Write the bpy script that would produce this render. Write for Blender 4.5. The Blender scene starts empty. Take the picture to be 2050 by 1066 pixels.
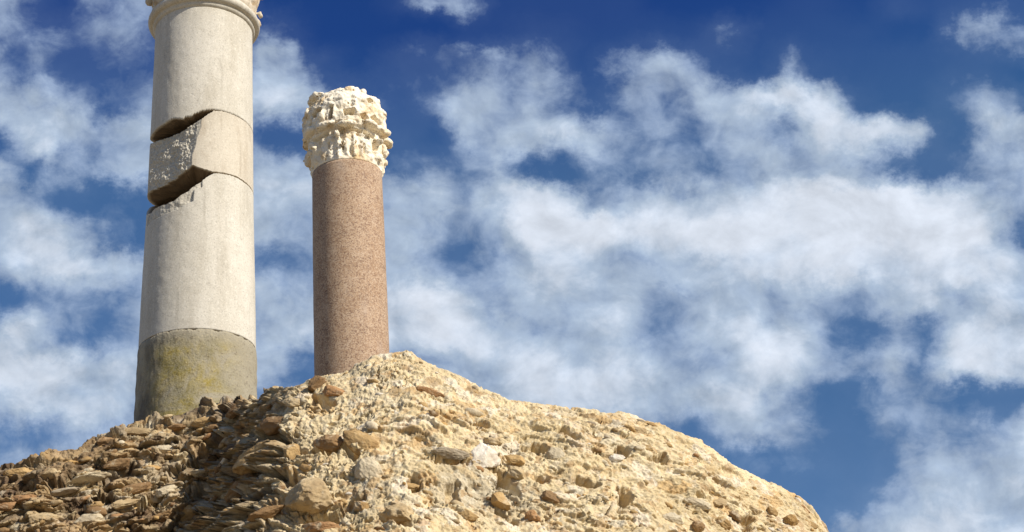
import bpy, bmesh, math, random
import numpy as np
from mathutils import Vector, Matrix

# ------------------------------------------------------------------ camera
W_PX, H_PX, F_PX = 2050.0, 1066.0, 3049.0
PITCH, ROLL = math.radians(25.5), math.radians(-4.42)
CAM = np.array([0.0, 0.0, 1.6])
Fv = np.array([0, math.cos(PITCH), math.sin(PITCH)])
R0 = np.array([1.0, 0, 0]); U0 = np.array([0, -math.sin(PITCH), math.cos(PITCH)])
Rv = R0 * math.cos(ROLL) + U0 * math.sin(ROLL)
Uv = -R0 * math.sin(ROLL) + U0 * math.cos(ROLL)
scene = bpy.context.scene
cam_d = bpy.data.cameras.new("camera")
cam = bpy.data.objects.new("camera", cam_d)
scene.collection.objects.link(cam)
m = Matrix.Identity(4)
for i in range(3):
    m[i][0], m[i][1], m[i][2], m[i][3] = Rv[i], Uv[i], -Fv[i], CAM[i]
cam.matrix_world = m
cam_d.sensor_fit = 'HORIZONTAL'; cam_d.sensor_width = 36.0
cam_d.lens = 36.0 * F_PX / W_PX
cam_d.clip_start = 0.05; cam_d.clip_end = 6000
scene.camera = cam

# ------------------------------------------------------------------ light
SUN_EL, SUN_AZ = 37.0, 58.5          # azimuth: degrees to the right of straight behind the camera
SUN_STR, SKY_STR = 5.0, 0.075
EXPOSURE = 0.2
scene.view_settings.view_transform = 'Standard'
scene.view_settings.look = 'None'
scene.view_settings.exposure = EXPOSURE
scene.view_settings.gamma = 1.0
el, az = math.radians(SUN_EL), math.radians(SUN_AZ)
to_sun = Vector((math.sin(az) * math.cos(el), -math.cos(az) * math.cos(el), math.sin(el)))
sd = bpy.data.lights.new("sun", 'SUN')
sd.energy = SUN_STR; sd.angle = math.radians(0.53); sd.color = (1.0, 0.94, 0.85)
sun = bpy.data.objects.new("sun", sd)
scene.collection.objects.link(sun)
sun.rotation_euler = to_sun.to_track_quat('Z', 'Y').to_euler()
sun.location = (6, -8, 12)

# ------------------------------------------------------------------ node helper
class NT:
    def __init__(self, tree):
        self.t = tree; tree.nodes.clear()
    def n(self, typ, ins=None, **props):
        nd = self.t.nodes.new(typ)
        for k, v in props.items(): setattr(nd, k, v)
        for k, v in (ins or {}).items():
            s = nd.inputs[k]
            if isinstance(v, bpy.types.NodeSocket): self.t.links.new(v, s)
            else: s.default_value = v
        return nd
    def math(self, op, a, b=0.0, c=None, clamp=False):
        d = {0: a, 1: b}
        if c is not None: d[2] = c
        return self.n('ShaderNodeMath', d, operation=op, use_clamp=clamp).outputs[0]
    def vmath(self, op, a, b=None, out=0):
        d = {0: a}
        if b is not None: d[1] = b
        return self.n('ShaderNodeVectorMath', d, operation=op).outputs[out]
    def scale(self, a, s):
        return self.n('ShaderNodeVectorMath', {0: a, 3: s}, operation='SCALE').outputs[0]
    def noise(self, vec, scale, detail=4, rough=0.55, dist=0.0, out=0, lac=2.0):
        return self.n('ShaderNodeTexNoise', {'Vector': vec, 'Scale': scale, 'Detail': detail, 'Roughness': rough,
                                             'Distortion': dist, 'Lacunarity': lac}).outputs[out]
    def vor(self, vec, scale, feature='F1', out=0, rand=1.0):
        return self.n('ShaderNodeTexVoronoi', {'Vector': vec, 'Scale': scale, 'Randomness': rand}, feature=feature).outputs[out]
    def ramp(self, fac, stops, interp='LINEAR'):
        nd = self.n('ShaderNodeValToRGB', {0: fac})
        cr = nd.color_ramp; cr.interpolation = interp
        while len(cr.elements) < len(stops): cr.elements.new(0.5)
        for e, (p, c) in zip(cr.elements, stops):
            e.position = p
            e.color = (c, c, c, 1) if isinstance(c, (int, float)) else (*c, 1)
        return nd.outputs[0]
    def mix(self, fac, a, b, blend='MIX'):
        nd = self.n('ShaderNodeMix', data_type='RGBA', blend_type=blend)
        for idx, v in ((0, fac), (6, a), (7, b)):
            if isinstance(v, bpy.types.NodeSocket): self.t.links.new(v, nd.inputs[idx])
            elif idx == 0: nd.inputs[0].default_value = v
            else: nd.inputs[idx].default_value = (*v, 1) if len(v) == 3 else v
        return nd.outputs[2]
    def remap(self, v, a, b, c=0.0, d=1.0, smooth=False):
        return self.n('ShaderNodeMapRange', {0: v, 1: a, 2: b, 3: c, 4: d},
                      interpolation_type='SMOOTHSTEP' if smooth else 'LINEAR').outputs[0]

# ------------------------------------------------------------------ world: Nishita sky with broken cloud cover
# cloud cover over the part of the sky in front of the viewer, 0 clear .. 9 thick; rows go down, columns go right
COVER = """
53144433000015411111000011021222
54444333320000112211114111100554
44333333652033455314542142111220
66433455665324666425466787311343
26666665222331666664545547777266
52466654555334452234445666533455
65322356666666478746777899998875
67642356656666459998899999999984
56776654345665457776777888888876
23445555656678756666566665577565
76444556777778876666566775353777
88776555644545667767555665563787
67766555433334567777666742344233
43445555444444445554435653244456
55555444444444444444332233256666
55555444444444444444332211466666
55555444444444444444332123667766
""".split()
world = bpy.data.worlds.new("World"); scene.world = world; world.use_nodes = True
w = NT(world.node_tree)
sky = w.n('ShaderNodeTexSky', sky_type='NISHITA', sun_disc=False, sun_elevation=el,
          sun_rotation=math.pi - az, altitude=300, air_density=1.0, dust_density=0.3, ozone_density=3.0).outputs[0]
d = w.n('ShaderNodeTexCoord').outputs['Generated']
df = w.math('MAXIMUM', w.vmath('DOT_PRODUCT', d, tuple(Fv), 1), 0.2)
xr = w.math('DIVIDE', w.vmath('DOT_PRODUCT', d, tuple(Rv), 1), df)
yr = w.math('DIVIDE', w.vmath('DOT_PRODUCT', d, tuple(Uv), 1), df)
u = w.math('MULTIPLY_ADD', xr, F_PX / W_PX, 0.5)
v = w.math('MULTIPLY_ADD', yr, -F_PX / H_PX, 0.5)
# flattened noise domain, so that puffs are wider than tall
dn = w.n('ShaderNodeCombineXYZ', {0: w.math('MULTIPLY', xr, 0.85), 1: yr, 2: 0.37}).outputs[0]
wn = w.noise(dn, 20, 8, 0.66, out=1)
wsep = w.n('ShaderNodeSeparateColor', {0: wn})
u2 = w.math('ADD', u, w.math('MULTIPLY', w.math('SUBTRACT', wsep.outputs[0], 0.5), 0.085))
v2 = w.math('ADD', v, w.math('MULTIPLY', w.math('SUBTRACT', wsep.outputs[1], 0.5), 0.16))
vy = w.math('MULTIPLY', w.math('MINIMUM', w.math('MAXIMUM', v2, 0.0), 1.0), 16.0)
cov = None
for j, row in enumerate(COVER):
    r = w.ramp(u2, [(i / 31.0, int(ch) / 9.0) for i, ch in enumerate(row)], 'LINEAR')
    wt = w.remap(w.math('ABSOLUTE', w.math('SUBTRACT', vy, float(j))), 0.0, 1.0, 1.0, 0.0, smooth=True)
    cov = w.math('MULTIPLY', r, wt) if cov is None else w.math('MULTIPLY_ADD', r, wt, cov)
inview = w.remap(df, 0.72, 0.88, 0.0, 1.0, smooth=True)
cov = w.math('ADD', w.math('MULTIPLY', cov, inview), w.math('MULTIPLY', w.math('SUBTRACT', 1.0, inview), 0.36))
n1 = w.math('SUBTRACT', w.noise(dn, 21, 9, 0.58, 0.25), 0.5)
n2 = w.math('SUBTRACT', w.noise(dn, 64, 7, 0.6, 0.6), 0.5)
rim = w.math('ADD', 0.45, w.math('MULTIPLY', 2.6, w.math('MULTIPLY', cov, w.math('SUBTRACT', 1.0, cov))))
warp = w.vmath('ADD', dn, w.scale(w.vmath('SUBTRACT', w.noise(dn, 34, 5, .6, out=1), (.5, .5, .5)), .03))
pf = w.vor(warp, 26)
puff = w.math('SUBTRACT', .30, w.math('MULTIPLY', pf, pf))
n1b = w.math('SUBTRACT', w.noise(w.vmath('ADD', dn, (.007, .009, 0)), 21, 6, 0.6, 0.25), 0.5)
relief = w.math('SUBTRACT', n1, n1b)
c = w.math('MULTIPLY_ADD', cov, 1.22, -0.17)
c = w.math('ADD', c, w.math('MULTIPLY', rim, w.math('MULTIPLY', puff, 0.30)))
c = w.math('ADD', c, w.math('MULTIPLY', rim, w.math('ADD', w.math('MULTIPLY', n1, 0.62), w.math('MULTIPLY', n2, 0.34))))
alpha = w.ramp(c, [(0.03, 0.0), (0.17, 0.05), (0.31, 0.27), (0.46, 0.68), (0.60, 0.90), (0.84, 1.0)])
g = 1.0 / SKY_STR * 2 ** -EXPOSURE
ccol = w.ramp(c, [(0.2, (.27, .37, .55)), (0.5, (.36, .46, .63)), (0.68, (.44, .54, .68)), (0.82, (.58, .66, .78)), (0.98, (.70, .76, .86))])
ccol = w.scale(ccol, w.math('MULTIPLY', g, w.math('MULTIPLY_ADD', relief, 0.9, 1.0)))
elv = w.n('ShaderNodeSeparateXYZ', {0: d}).outputs[2]
skyc = w.mix(1.0, sky, w.ramp(elv, [(.26, (.66, .84, 1.03)), (.33, (.46, .74, .98)), (.41, (.46, .77, 1.04)), (.48, (.48, .82, 1.10)), (.525, (.33, .63, 1.06)), (.565, (.20, .45, .98))]), 'MULTIPLY')
col = w.mix(w.math('MAXIMUM', alpha, w.math('MULTIPLY', cov, .32)), skyc, ccol)
bg = w.n('ShaderNodeBackground', {0: col, 1: SKY_STR})
w.n('ShaderNodeOutputWorld', {0: bg.outputs[0]})

# ------------------------------------------------------------------ numpy noise
def _h(ix, iy, iz, seed):
    x = (ix.astype(np.int64) * 374761393 + iy.astype(np.int64) * 668265263 + iz.astype(np.int64) * 2147483647 + seed * 974711) & 0xFFFFFFFF
    x = ((x ^ (x >> 13)) * 1274126177) & 0xFFFFFFFF
    x = ((x ^ (x >> 16)) * 2246822519) & 0xFFFFFFFF
    return (x ^ (x >> 15)) & 0xFFFFFFFF
GR = np.array([[1,1,0],[-1,1,0],[1,-1,0],[-1,-1,0],[1,0,1],[-1,0,1],[1,0,-1],[-1,0,-1],[0,1,1],[0,-1,1],[0,1,-1],[0,-1,-1]], dtype=float)
def perlin(p, seed=0):
    i = np.floor(p).astype(np.int64); f = p - i
    q = f * f * f * (f * (f * 6 - 15) + 10)
    out = 0
    for a in (0, 1):
        wa = q[:, 0] if a else 1 - q[:, 0]
        for b in (0, 1):
            wb = q[:, 1] if b else 1 - q[:, 1]
            for e in (0, 1):
                we = q[:, 2] if e else 1 - q[:, 2]
                gi = GR[_h(i[:, 0] + a, i[:, 1] + b, i[:, 2] + e, seed) % 12]
                dd = gi[:, 0] * (f[:, 0] - a) + gi[:, 1] * (f[:, 1] - b) + gi[:, 2] * (f[:, 2] - e)
                out = out + wa * wb * we * dd
    return out
def fbm(p, octs=4, seed=0, gain=0.5):
    s = 0; a = 1.0; q = np.asarray(p, float)
    for k in range(octs):
        s = s + a * perlin(q, seed + k * 17); q = q * 2.03 + 5.3; a *= gain
    return s
def worley(p, seed=0, vec=False):
    i = np.floor(p).astype(np.int64); n_ = len(p); f1 = np.full(n_, 9.0); f2 = np.full(n_, 9.0); cid = np.zeros(n_)
    D = np.zeros((n_, 3)); ids = np.zeros((n_, 3))
    for a in (-1, 0, 1):
        for b in (-1, 0, 1):
            for e in (-1, 0, 1):
                jx, jy, jz = i[:, 0] + a, i[:, 1] + b, i[:, 2] + e
                h = _h(jx, jy, jz, seed); h2 = _h(jx, jy, jz, seed + 91); h3 = _h(jx, jy, jz, seed + 57)
                dx = jx + h / 4294967296.0 - p[:, 0]; dy = jy + h2 / 4294967296.0 - p[:, 1]; dz = jz + h3 / 4294967296.0 - p[:, 2]
                dist = np.sqrt(dx * dx + dy * dy + dz * dz)
                nearer = dist < f1
                f2 = np.where(nearer, f1, np.minimum(f2, dist))
                cid = np.where(nearer, (h2 ^ h3) % 1000 / 1000.0, cid)
                if vec:
                    D[nearer] = np.stack([dx, dy, dz], 1)[nearer]
                    ids[nearer] = np.stack([(h ^ h2) % 997 / 997.0, (h ^ h3) % 991 / 991.0, (h ^ (h2 >> 3)) % 983 / 983.0], 1)[nearer]
                f1 = np.where(nearer, dist, f1)
    return (f1, f2, cid, D, ids) if vec else (f1, f2, cid)
def sstep(a, b, x):
    t = np.clip((x - a) / (b - a), 0, 1); return t * t * (3 - 2 * t)

# ------------------------------------------------------------------ geometry helpers
def ray(px, py):
    return Fv * F_PX + Rv * (px - W_PX / 2) + Uv * (H_PX / 2 - py)
def at(px, py, Y):
    r = ray(px, py); return CAM + r * (Y / r[1])
def project(P):
    q = np.asarray(P) - CAM; dz = q @ Fv
    return W_PX / 2 + F_PX * (q @ Rv) / dz, H_PX / 2 - F_PX * (q @ Uv) / dz, dz

def mesh_obj(name, verts, faces, mat, parent=None, smooth=True, attrs=None):
    me = bpy.data.meshes.new(name)
    verts = np.asarray(verts, dtype=np.float32)
    if isinstance(faces, np.ndarray):
        nf, k = faces.shape
        me.vertices.add(len(verts)); me.vertices.foreach_set('co', verts.ravel())
        me.loops.add(nf * k); me.loops.foreach_set('vertex_index', faces.astype(np.int32).ravel())
        me.polygons.add(nf); me.polygons.foreach_set('loop_start', np.arange(0, nf * k, k, dtype=np.int32))
        me.update(calc_edges=True)
    else:
        me.from_pydata([tuple(map(float, x)) for x in verts], [], faces)
    for an, av in (attrs or {}).items():
        av = np.asarray(av, dtype=np.float32)
        if av.ndim == 1:
            at_ = me.attributes.new(an, 'FLOAT', 'POINT'); at_.data.foreach_set('value', av)
        else:
            at_ = me.attributes.new(an, 'FLOAT_COLOR', 'POINT')
            at_.data.foreach_set('color', np.hstack([av, np.ones((len(av), 1))]).astype(np.float32).ravel())
    if smooth: me.polygons.foreach_set('use_smooth', np.ones(len(me.polygons), dtype=bool))
    me.validate()
    if mat: me.materials.append(mat)
    o = bpy.data.objects.new(name, me); scene.collection.objects.link(o)
    if parent:
        o.parent = parent
        o.matrix_parent_inverse = Matrix.Translation(-Vector(parent.location))
    return o
def grid_faces(rows, cols, wrap=False):
    r = np.arange(rows - 1)[:, None]; cc = np.arange(cols if wrap else cols - 1)[None, :]
    a = r * cols + cc; b = r * cols + (cc + 1) % cols
    return np.stack([a, b, b + cols, a + cols], -1).reshape(-1, 4)
def thing(name, label, cat, loc, group=None):
    o = bpy.data.objects.new(name, None); scene.collection.objects.link(o)
    o.location = tuple(loc); o['label'] = label; o['category'] = cat
    o['kind'] = 'thing'; o.empty_display_size = 0.2
    if group: o['group'] = group
    return o
def new_mat(name):
    mt = bpy.data.materials.new(name); mt.use_nodes = True
    return mt, NT(mt.node_tree)
def finish(t, col, rough, height=None, bump=0.3, dist=0.01):
    ins = {'Base Color': col, 'Roughness': rough, 'Specular IOR Level': 0.25}
    if height is not None:
        ins['Normal'] = t.n('ShaderNodeBump', {'Strength': bump, 'Distance': dist, 'Height': height}).outputs[0]
    b = t.n('ShaderNodeBsdfPrincipled', ins)
    t.n('ShaderNodeOutputMaterial', {0: b.outputs[0]})
def attr(t, name, out='Fac'):
    return t.n('ShaderNodeAttribute', attribute_name=name).outputs[out]
def pos(t): return t.n('ShaderNodeNewGeometry').outputs['Position']

# ------------------------------------------------------------------ materials
def mat_grey_stone(name, base, light, dark, fresh, speck=0.5):
    mt, t = new_mat(name); p = pos(t)
    big = t.noise(p, 2.2, 5, 0.6)
    col = t.mix(t.remap(big, .35, .7), base, light)
    st = t.noise(t.vmath('MULTIPLY', p, (3.0, 3.0, 0.6)), 2.5, 5, 0.6)
    col = t.mix(t.remap(st, .48, .72, 0, .65), col, dark)
    run = t.noise(t.vmath('MULTIPLY', p, (9.0, 9.0, .5)), 3.0, 5, 0.65)
    col = t.mix(t.remap(run, .56, .74, 0, .38), col, tuple(x * .7 for x in dark))
    pit = t.noise(p, 30, 5, 0.7)
    col = t.mix(t.remap(pit, .62, .70, 0, .6), col, tuple(x * .5 for x in dark))
    bl = t.noise(p, 9, 4, 0.65)
    col = t.mix(t.remap(bl, .55, .8, 0, .45), col, dark)
    sp = t.noise(p, 95, 3, 0.7)
    col = t.mix(t.remap(sp, .5, .74, 0, speck), col, tuple(x * .45 for x in dark))
    sp2 = t.noise(p, 60, 2, 0.6)
    col = t.mix(t.remap(sp2, .56, .75, 0, .5), col, tuple(min(.85, x * 1.25) for x in light))
    fr = attr(t, 'fresh')
    fs = t.mix(t.remap(t.noise(p, 70, 4, 0.75), .38, .66), fresh, tuple(min(.8, x * 1.55) for x in fresh))
    col = t.mix(fr, col, fs)
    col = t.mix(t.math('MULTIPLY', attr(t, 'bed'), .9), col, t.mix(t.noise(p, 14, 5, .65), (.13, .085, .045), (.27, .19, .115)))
    h = t.math('SUBTRACT', t.math('ADD', t.noise(p, 120, 3, 0.7), t.math('MULTIPLY', t.math('MULTIPLY', fr, t.noise(p, 45, 4, 0.7)), 4.0)), t.math('MULTIPLY', t.remap(pit, .6, .7), 1.5))
    finish(t, col, 0.85, h, 0.35, 0.004)
    return mt
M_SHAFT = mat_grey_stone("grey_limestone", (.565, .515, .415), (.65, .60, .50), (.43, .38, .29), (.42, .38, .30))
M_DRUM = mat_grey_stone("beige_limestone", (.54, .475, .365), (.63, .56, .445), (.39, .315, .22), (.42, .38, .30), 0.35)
def mat_moss():
    mt, t = new_mat("lichened_cement"); p = pos(t)
    col = t.mix(t.noise(p, 4, 5, 0.6), (.28, .24, .165), (.39, .345, .25))
    grain = t.math('ADD', t.math('MULTIPLY', t.noise(p, 60, 4, 0.75), .5), t.math('MULTIPLY', t.noise(p, 24, 5, 0.72), .5))
    moss = t.math('MULTIPLY', t.remap(t.noise(t.vmath('ADD', p, (3.1, 0, 1.7)), 4.2, 8, 0.72, 0.6), .36, .54), attr(t, 'lichen'))
    mossc = t.mix(t.remap(t.noise(p, 6, 4, .6), .4, .62), (.19, .155, .04), (.35, .26, .04))
    col = t.mix(t.math('MULTIPLY', moss, t.remap(grain, .35, .6, .45, 1.0)), col, mossc)
    col = t.mix(t.remap(grain, .53, .66, 0, .7), col, (.09, .065, .042))
    col = t.mix(t.remap(t.noise(p, 80, 3, .72), .54, .7, 0, .7), col, (.44, .37, .23))
    dk = t.math('MULTIPLY', t.remap(t.noise(t.vmath('MULTIPLY', p, (1, 1, .4)), 5, 5, .65), .42, .62), attr(t, 'left_dark'))
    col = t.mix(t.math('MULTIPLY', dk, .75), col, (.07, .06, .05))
    finish(t, col, 0.92, grain, 0.8, 0.014)
    return mt
M_MOSS = mat_moss()
def mat_granite():
    mt, t = new_mat("pink_granite"); p = pos(t)
    col = t.mix(t.remap(t.noise(p, 3, 4, 0.6), .35, .65), (.365, .232, .138), (.45, .308, .195))
    pt = t.noise(t.vmath('ADD', p, (5, 2, 0)), 8, 6, 0.66, .4)
    col = t.mix(t.remap(pt, .50, .68, 0, .55), col, (.22, .135, .085))
    col = t.mix(t.remap(pt, .44, .30, 0, .5), col, (.52, .40, .29))
    c1 = t.vor(p, 120, 'F1', 1)
    rv = t.n('ShaderNodeSeparateColor', {0: c1}).outputs[0]
    col = t.mix(t.remap(rv, .62, .72, 0, .5), col, (.60, .46, .32))
    col = t.mix(t.remap(rv, .22, .14, 0, .6), col, (.15, .085, .06))
    sp = t.noise(p, 105, 3, 0.7)
    col = t.mix(t.remap(sp, .54, .7, 0, .55), col, (.15, .09, .065))
    bl = t.noise(t.vmath('MULTIPLY', p, (1, 1, .5)), 6, 5, 0.6)
    col = t.mix(t.remap(bl, .55, .75, 0, .45), col, (.45, .35, .27))
    finish(t, col, 0.75, sp, 0.25, 0.004)
    return mt
M_GRANITE = mat_granite()
def mat_capital(name, a, b, stain, amt):
    mt, t = new_mat(name); p = pos(t)
    col = t.mix(t.noise(p, 7, 5, 0.6), a, b)
    col = t.mix(t.math('MULTIPLY', t.remap(t.noise(p, 5.5, 5, 0.65, .5), .50, .66), amt), col, stain)
    col = t.mix(t.remap(t.noise(p, 34, 4, 0.7), .58, .75, 0, .6), col, tuple(x * .45 for x in stain))
    finish(t, col, 0.9, t.noise(p, 60, 5, 0.7), 0.5, 0.008)
    return mt
M_CAP_CREAM = mat_capital("white_marble", (.91, .85, .73), (.82, .69, .46), (.54, .35, .14), .75)
M_CAP_BEIGE = mat_capital("stained_marble", (.62, .55, .43), (.52, .44, .32), (.36, .24, .12), .8)
def mat_mortar():
    mt, t = new_mat("lime_mortar"); p = pos(t)
    col = t.mix(t.remap(t.noise(p, 3.2, 6, 0.6), .36, .64), (.57, .44, .24), (.72, .58, .35))
    g1 = t.noise(t.vmath('ADD', p, (7, 3, 1)), 2.6, 6, 0.62)
    col = t.mix(t.remap(g1, .54, .66, 0, .6), col, (.40, .345, .25))
    vc = t.n('ShaderNodeSeparateColor', {0: t.vor(t.vmath('ADD', p, t.scale(t.noise(p, 9, 3, .6, out=1), .09)), 17, 'F1', 1)})
    col = t.mix(t.remap(vc.outputs[0], .84, .9, 0, .5), col, (.58, .35, .13))
    col = t.mix(t.remap(vc.outputs[1], .86, .92, 0, .55), col, (.76, .68, .54))
    v2 = t.n('ShaderNodeSeparateColor', {0: t.vor(p, 46, 'F1', 1)})
    col = t.mix(t.remap(v2.outputs[0], .80, .88, 0, .55), col, (.42, .26, .12))
    col = t.mix(t.remap(v2.outputs[1], .80, .90, 0, .4), col, (.76, .67, .49))
    col = t.mix(t.remap(t.noise(p, 42, 4, .7), .60, .72, 0, .6), col, (.20, .14, .08))
    sc_ = attr(t, 'tone', 'Color')
    sc_ = t.mix(t.remap(t.noise(p, 24, 5, .68), .4, .66, 0, .7), sc_, t.mix(1.0, sc_, (.6, .52, .42), 'MULTIPLY'))
    col = t.mix(t.math('MULTIPLY', attr(t, 'stoniness'), .85), col, sc_)
    wth_shade = attr(t, 'weather_shade')
    col = t.mix(t.math('MULTIPLY', wth_shade, t.remap(t.noise(p, 7, 6, .68), .34, .6)), col, (.125, .08, .046))
    h = t.math('ADD', t.noise(p, 55, 5, .7), t.math('MULTIPLY', t.vor(p, 40), .6))
    finish(t, col, 0.95, h, 0.7, 0.014)
    return mt
M_MORTAR = mat_mortar()
def mat_stone():
    mt, t = new_mat("rubble_stone"); p = pos(t)
    base = attr(t, 'tone', 'Color')
    col = t.mix(t.remap(t.noise(p, 14, 5, .65), .35, .68, 0, .75), base, t.mix(1.0, base, (.52, .44, .36), 'MULTIPLY'))
    col = t.mix(t.remap(t.noise(p, 26, 5, .65, .3), .56, .70, 0, .7), col, (.58, .48, .32))
    col = t.mix(t.remap(t.noise(p, 60, 3, .7), .58, .72, 0, .65), col, (.16, .10, .055))
    finish(t, col, 0.85, t.noise(p, 48, 5, .68), 0.55, 0.012)
    return mt
M_STONE = mat_stone()
def mat_ground():
    mt, t = new_mat("dry_earth"); p = pos(t)
    col = t.mix(t.noise(p, .6, 8, .6), (.26, .20, .13), (.38, .31, .21))
    col = t.mix(t.remap(t.noise(p, 9, 5, .65), .5, .7), col, (.17, .15, .08))
    finish(t, col, .95, t.noise(p, 14, 6, .65), .5, .03)
    return mt

# ------------------------------------------------------------------ ground
gs = 3000.0
ground = mesh_obj("ground", [(-gs, -gs, 0), (gs, -gs, 0), (gs, gs, 0), (-gs, gs, 0)], [(0, 1, 2, 3)], mat_ground(), smooth=False)
ground['kind'] = 'structure'

# ------------------------------------------------------------------ columns
class Col:
    def __init__(self, px, py, Y, samples):
        p = at(px, py, Y); self.x, self.y = p[0], p[1]
        zs, rs = [], []
        for (sy, l, r) in samples:               # silhouette edges at one image row -> radius at that height
            c0 = (l + r) / 2
            P = at(c0, sy, Y); dz = (P - CAM) @ Fv
            zs.append(P[2]); rs.append((r - l) / 2 * dz / F_PX)
        o = np.argsort(zs); self.zs = np.array(zs)[o]; self.rs = np.array(rs)[o]
        self.th0 = math.atan2(CAM[1] - self.y, CAM[0] - self.x)     # facing the viewer
    def R(self, z): return np.interp(z, self.zs, self.rs)
    def hit(self, px, py, rfun=None):
        dr = ray(px, py); dr = dr / np.linalg.norm(dr)
        c0 = np.array([self.x, self.y]); best = None
        hd = math.hypot(dr[0], dr[1]); tmid = ((c0 - CAM[:2]) @ dr[:2]) / hd ** 2
        s = np.linspace(tmid - 0.9, tmid, 3000)
        P = CAM + s[:, None] * dr
        rad = np.hypot(P[:, 0] - self.x, P[:, 1] - self.y)
        th = (np.arctan2(P[:, 1] - self.y, P[:, 0] - self.x) - self.th0 + math.pi) % (2 * math.pi) - math.pi
        lim = self.R(P[:, 2]) if rfun is None else rfun(th, P[:, 2])
        k = np.argmax(rad <= lim) if np.any(rad <= lim) else np.argmin(rad - lim)
        return th[k], P[k, 2]
    def line(self, pts, rfun=None):
        a = sorted(self.hit(x, y, rfun) for x, y in pts)
        return np.array([q[0] for q in a]), np.array([q[1] for q in a])

def drum(name, col, zb, zt, rfun, mat, parent, nth=720, nz=90, zbc=None, ztc=None, attrs=None, power=1.0):
    """A column drum whose end edges follow zb(theta), zt(theta) and whose ends are broken surfaces closing on the axis."""
    th = np.linspace(-math.pi, math.pi, nth, endpoint=False)
    b, t = zb(th), zt(th)
    q = np.linspace(0, 1, nz) ** power
    if power != 1.0: q = 1 - q[::-1]
    Z = b[None, :] + (t - b)[None, :] * q[:, None]
    TH = np.broadcast_to(th[None, :], Z.shape)
    Rr = rfun(TH.ravel(), Z.ravel()).reshape(Z.shape)
    rows_t, rows_z, rows_r, fr = [], [], [], []
    nc = 14
    zbc = np.mean(b) if zbc is None else zbc; ztc = np.mean(t) if ztc is None else ztc
    A = TH[0] + col.th0
    for k in range(nc):
        f = k / nc
        rr = Rr[0] * f; jit = 0.02 * f * fbm(np.stack([rr * np.cos(A) * 14, rr * np.sin(A) * 14, np.full(nth, 3.0)], 1), 4, 5) * sstep(1.0, .8, np.full(nth, f))
        rows_r.append(rr); rows_z.append(zbc + (Z[0] - zbc) * f + jit); fr.append(np.ones(nth))
    for k in range(nz):
        rows_r.append(Rr[k]); rows_z.append(Z[k]); fr.append(np.zeros(nth))
    for k in range(nc - 1, -1, -1):
        f = k / nc
        rows_r.append(Rr[-1] * f); rows_z.append(ztc + (Z[-1] - ztc) * f); fr.append(np.ones(nth))
    RR, ZZ = np.array(rows_r), np.array(rows_z)
    a = (TH[0] + col.th0)[None, :]
    V = np.stack([col.x + RR * np.cos(a), col.y + RR * np.sin(a), ZZ], -1).reshape(-1, 3)
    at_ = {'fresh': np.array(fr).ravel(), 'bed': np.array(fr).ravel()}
    T2 = np.broadcast_to(TH[0][None, :], RR.shape).ravel()
    if attrs:
        for k, fn in attrs.items():
            v = fn(T2, ZZ.ravel()); at_[k] = np.maximum(v, at_[k]) if k == 'fresh' else v
    return mesh_obj(name, V, grid_faces(len(RR), nth, True), mat, parent, True, at_)

def lathe(name, cx, cy, prof, mat, parent, n=160, rough=0.0, seed=1):
    prof = np.array(prof); th = np.linspace(0, 2 * math.pi, n, endpoint=False)
    r = np.repeat(prof[:, 0][:, None], n, 1); z = np.repeat(prof[:, 1][:, None], n, 1)
    if rough:
        q = np.stack([cx + r * np.cos(th), cy + r * np.sin(th), z], -1).reshape(-1, 3)
        r = r + (fbm(q * 9, 4, seed).reshape(r.shape)) * rough * (r > .05)
    V = np.stack([cx + r * np.cos(th), cy + r * np.sin(th), z], -1).reshape(-1, 3)
    return mesh_obj(name, V, grid_faces(len(prof), n, True), mat, parent, True, {'fresh': np.zeros(len(V))})

def smooth_prof(pts, n=60):
    pts = np.array(pts, float); d_ = np.r_[0, np.cumsum(np.hypot(*np.diff(pts, axis=0).T))]
    s = np.linspace(0, d_[-1], n); return np.stack([np.interp(s, d_, pts[:, 0]), np.interp(s, d_, pts[:, 1])], 1)

def base_and_pedestal(cx, cy, r, z1, parent, mat):
    """attic base on a plain squared pedestal, down to the ground"""
    P = []
    for k in range(9):
        a = -math.pi / 2 + math.pi * k / 8; P.append((r * 1.14 + .06 * math.cos(a), z1 - .10 + .06 * math.sin(a)))
    Q = []
    for k in range(9):
        a = -math.pi / 2 + math.pi * k / 8; Q.append((r * 1.24 + .08 * math.cos(a), z1 - .34 + .08 * math.sin(a)))
    prof = [(0, z1 - .42)] + Q + [(r * 1.12, z1 - .24), (r * 1.08, z1 - .19)] + P + [(r * 1.04, z1 - .02), (r * 1.0, z1 + .02), (0, z1 + .02)]
    lathe("base", cx, cy, prof, mat, parent, 96, .012, 4)
    bm = bmesh.new(); bmesh.ops.create_cube(bm, size=1.0)
    bmesh.ops.scale(bm, vec=(r * 2.8, r * 2.8, z1 - .425), verts=bm.verts)
    bmesh.ops.translate(bm, vec=(cx, cy, (z1 - .425) / 2), verts=bm.verts)
    bmesh.ops.bevel(bm, geom=bm.edges[:], offset=.03, segments=3, affect='EDGES')
    V = np.array([v_.co[:] for v_ in bm.verts]); Fc = [[v_.index for v_ in f.verts] for f in bm.faces]; bm.free()
    mesh_obj("pedestal", V, Fc, mat, parent, False, {'fresh': np.zeros(len(V))})

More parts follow.
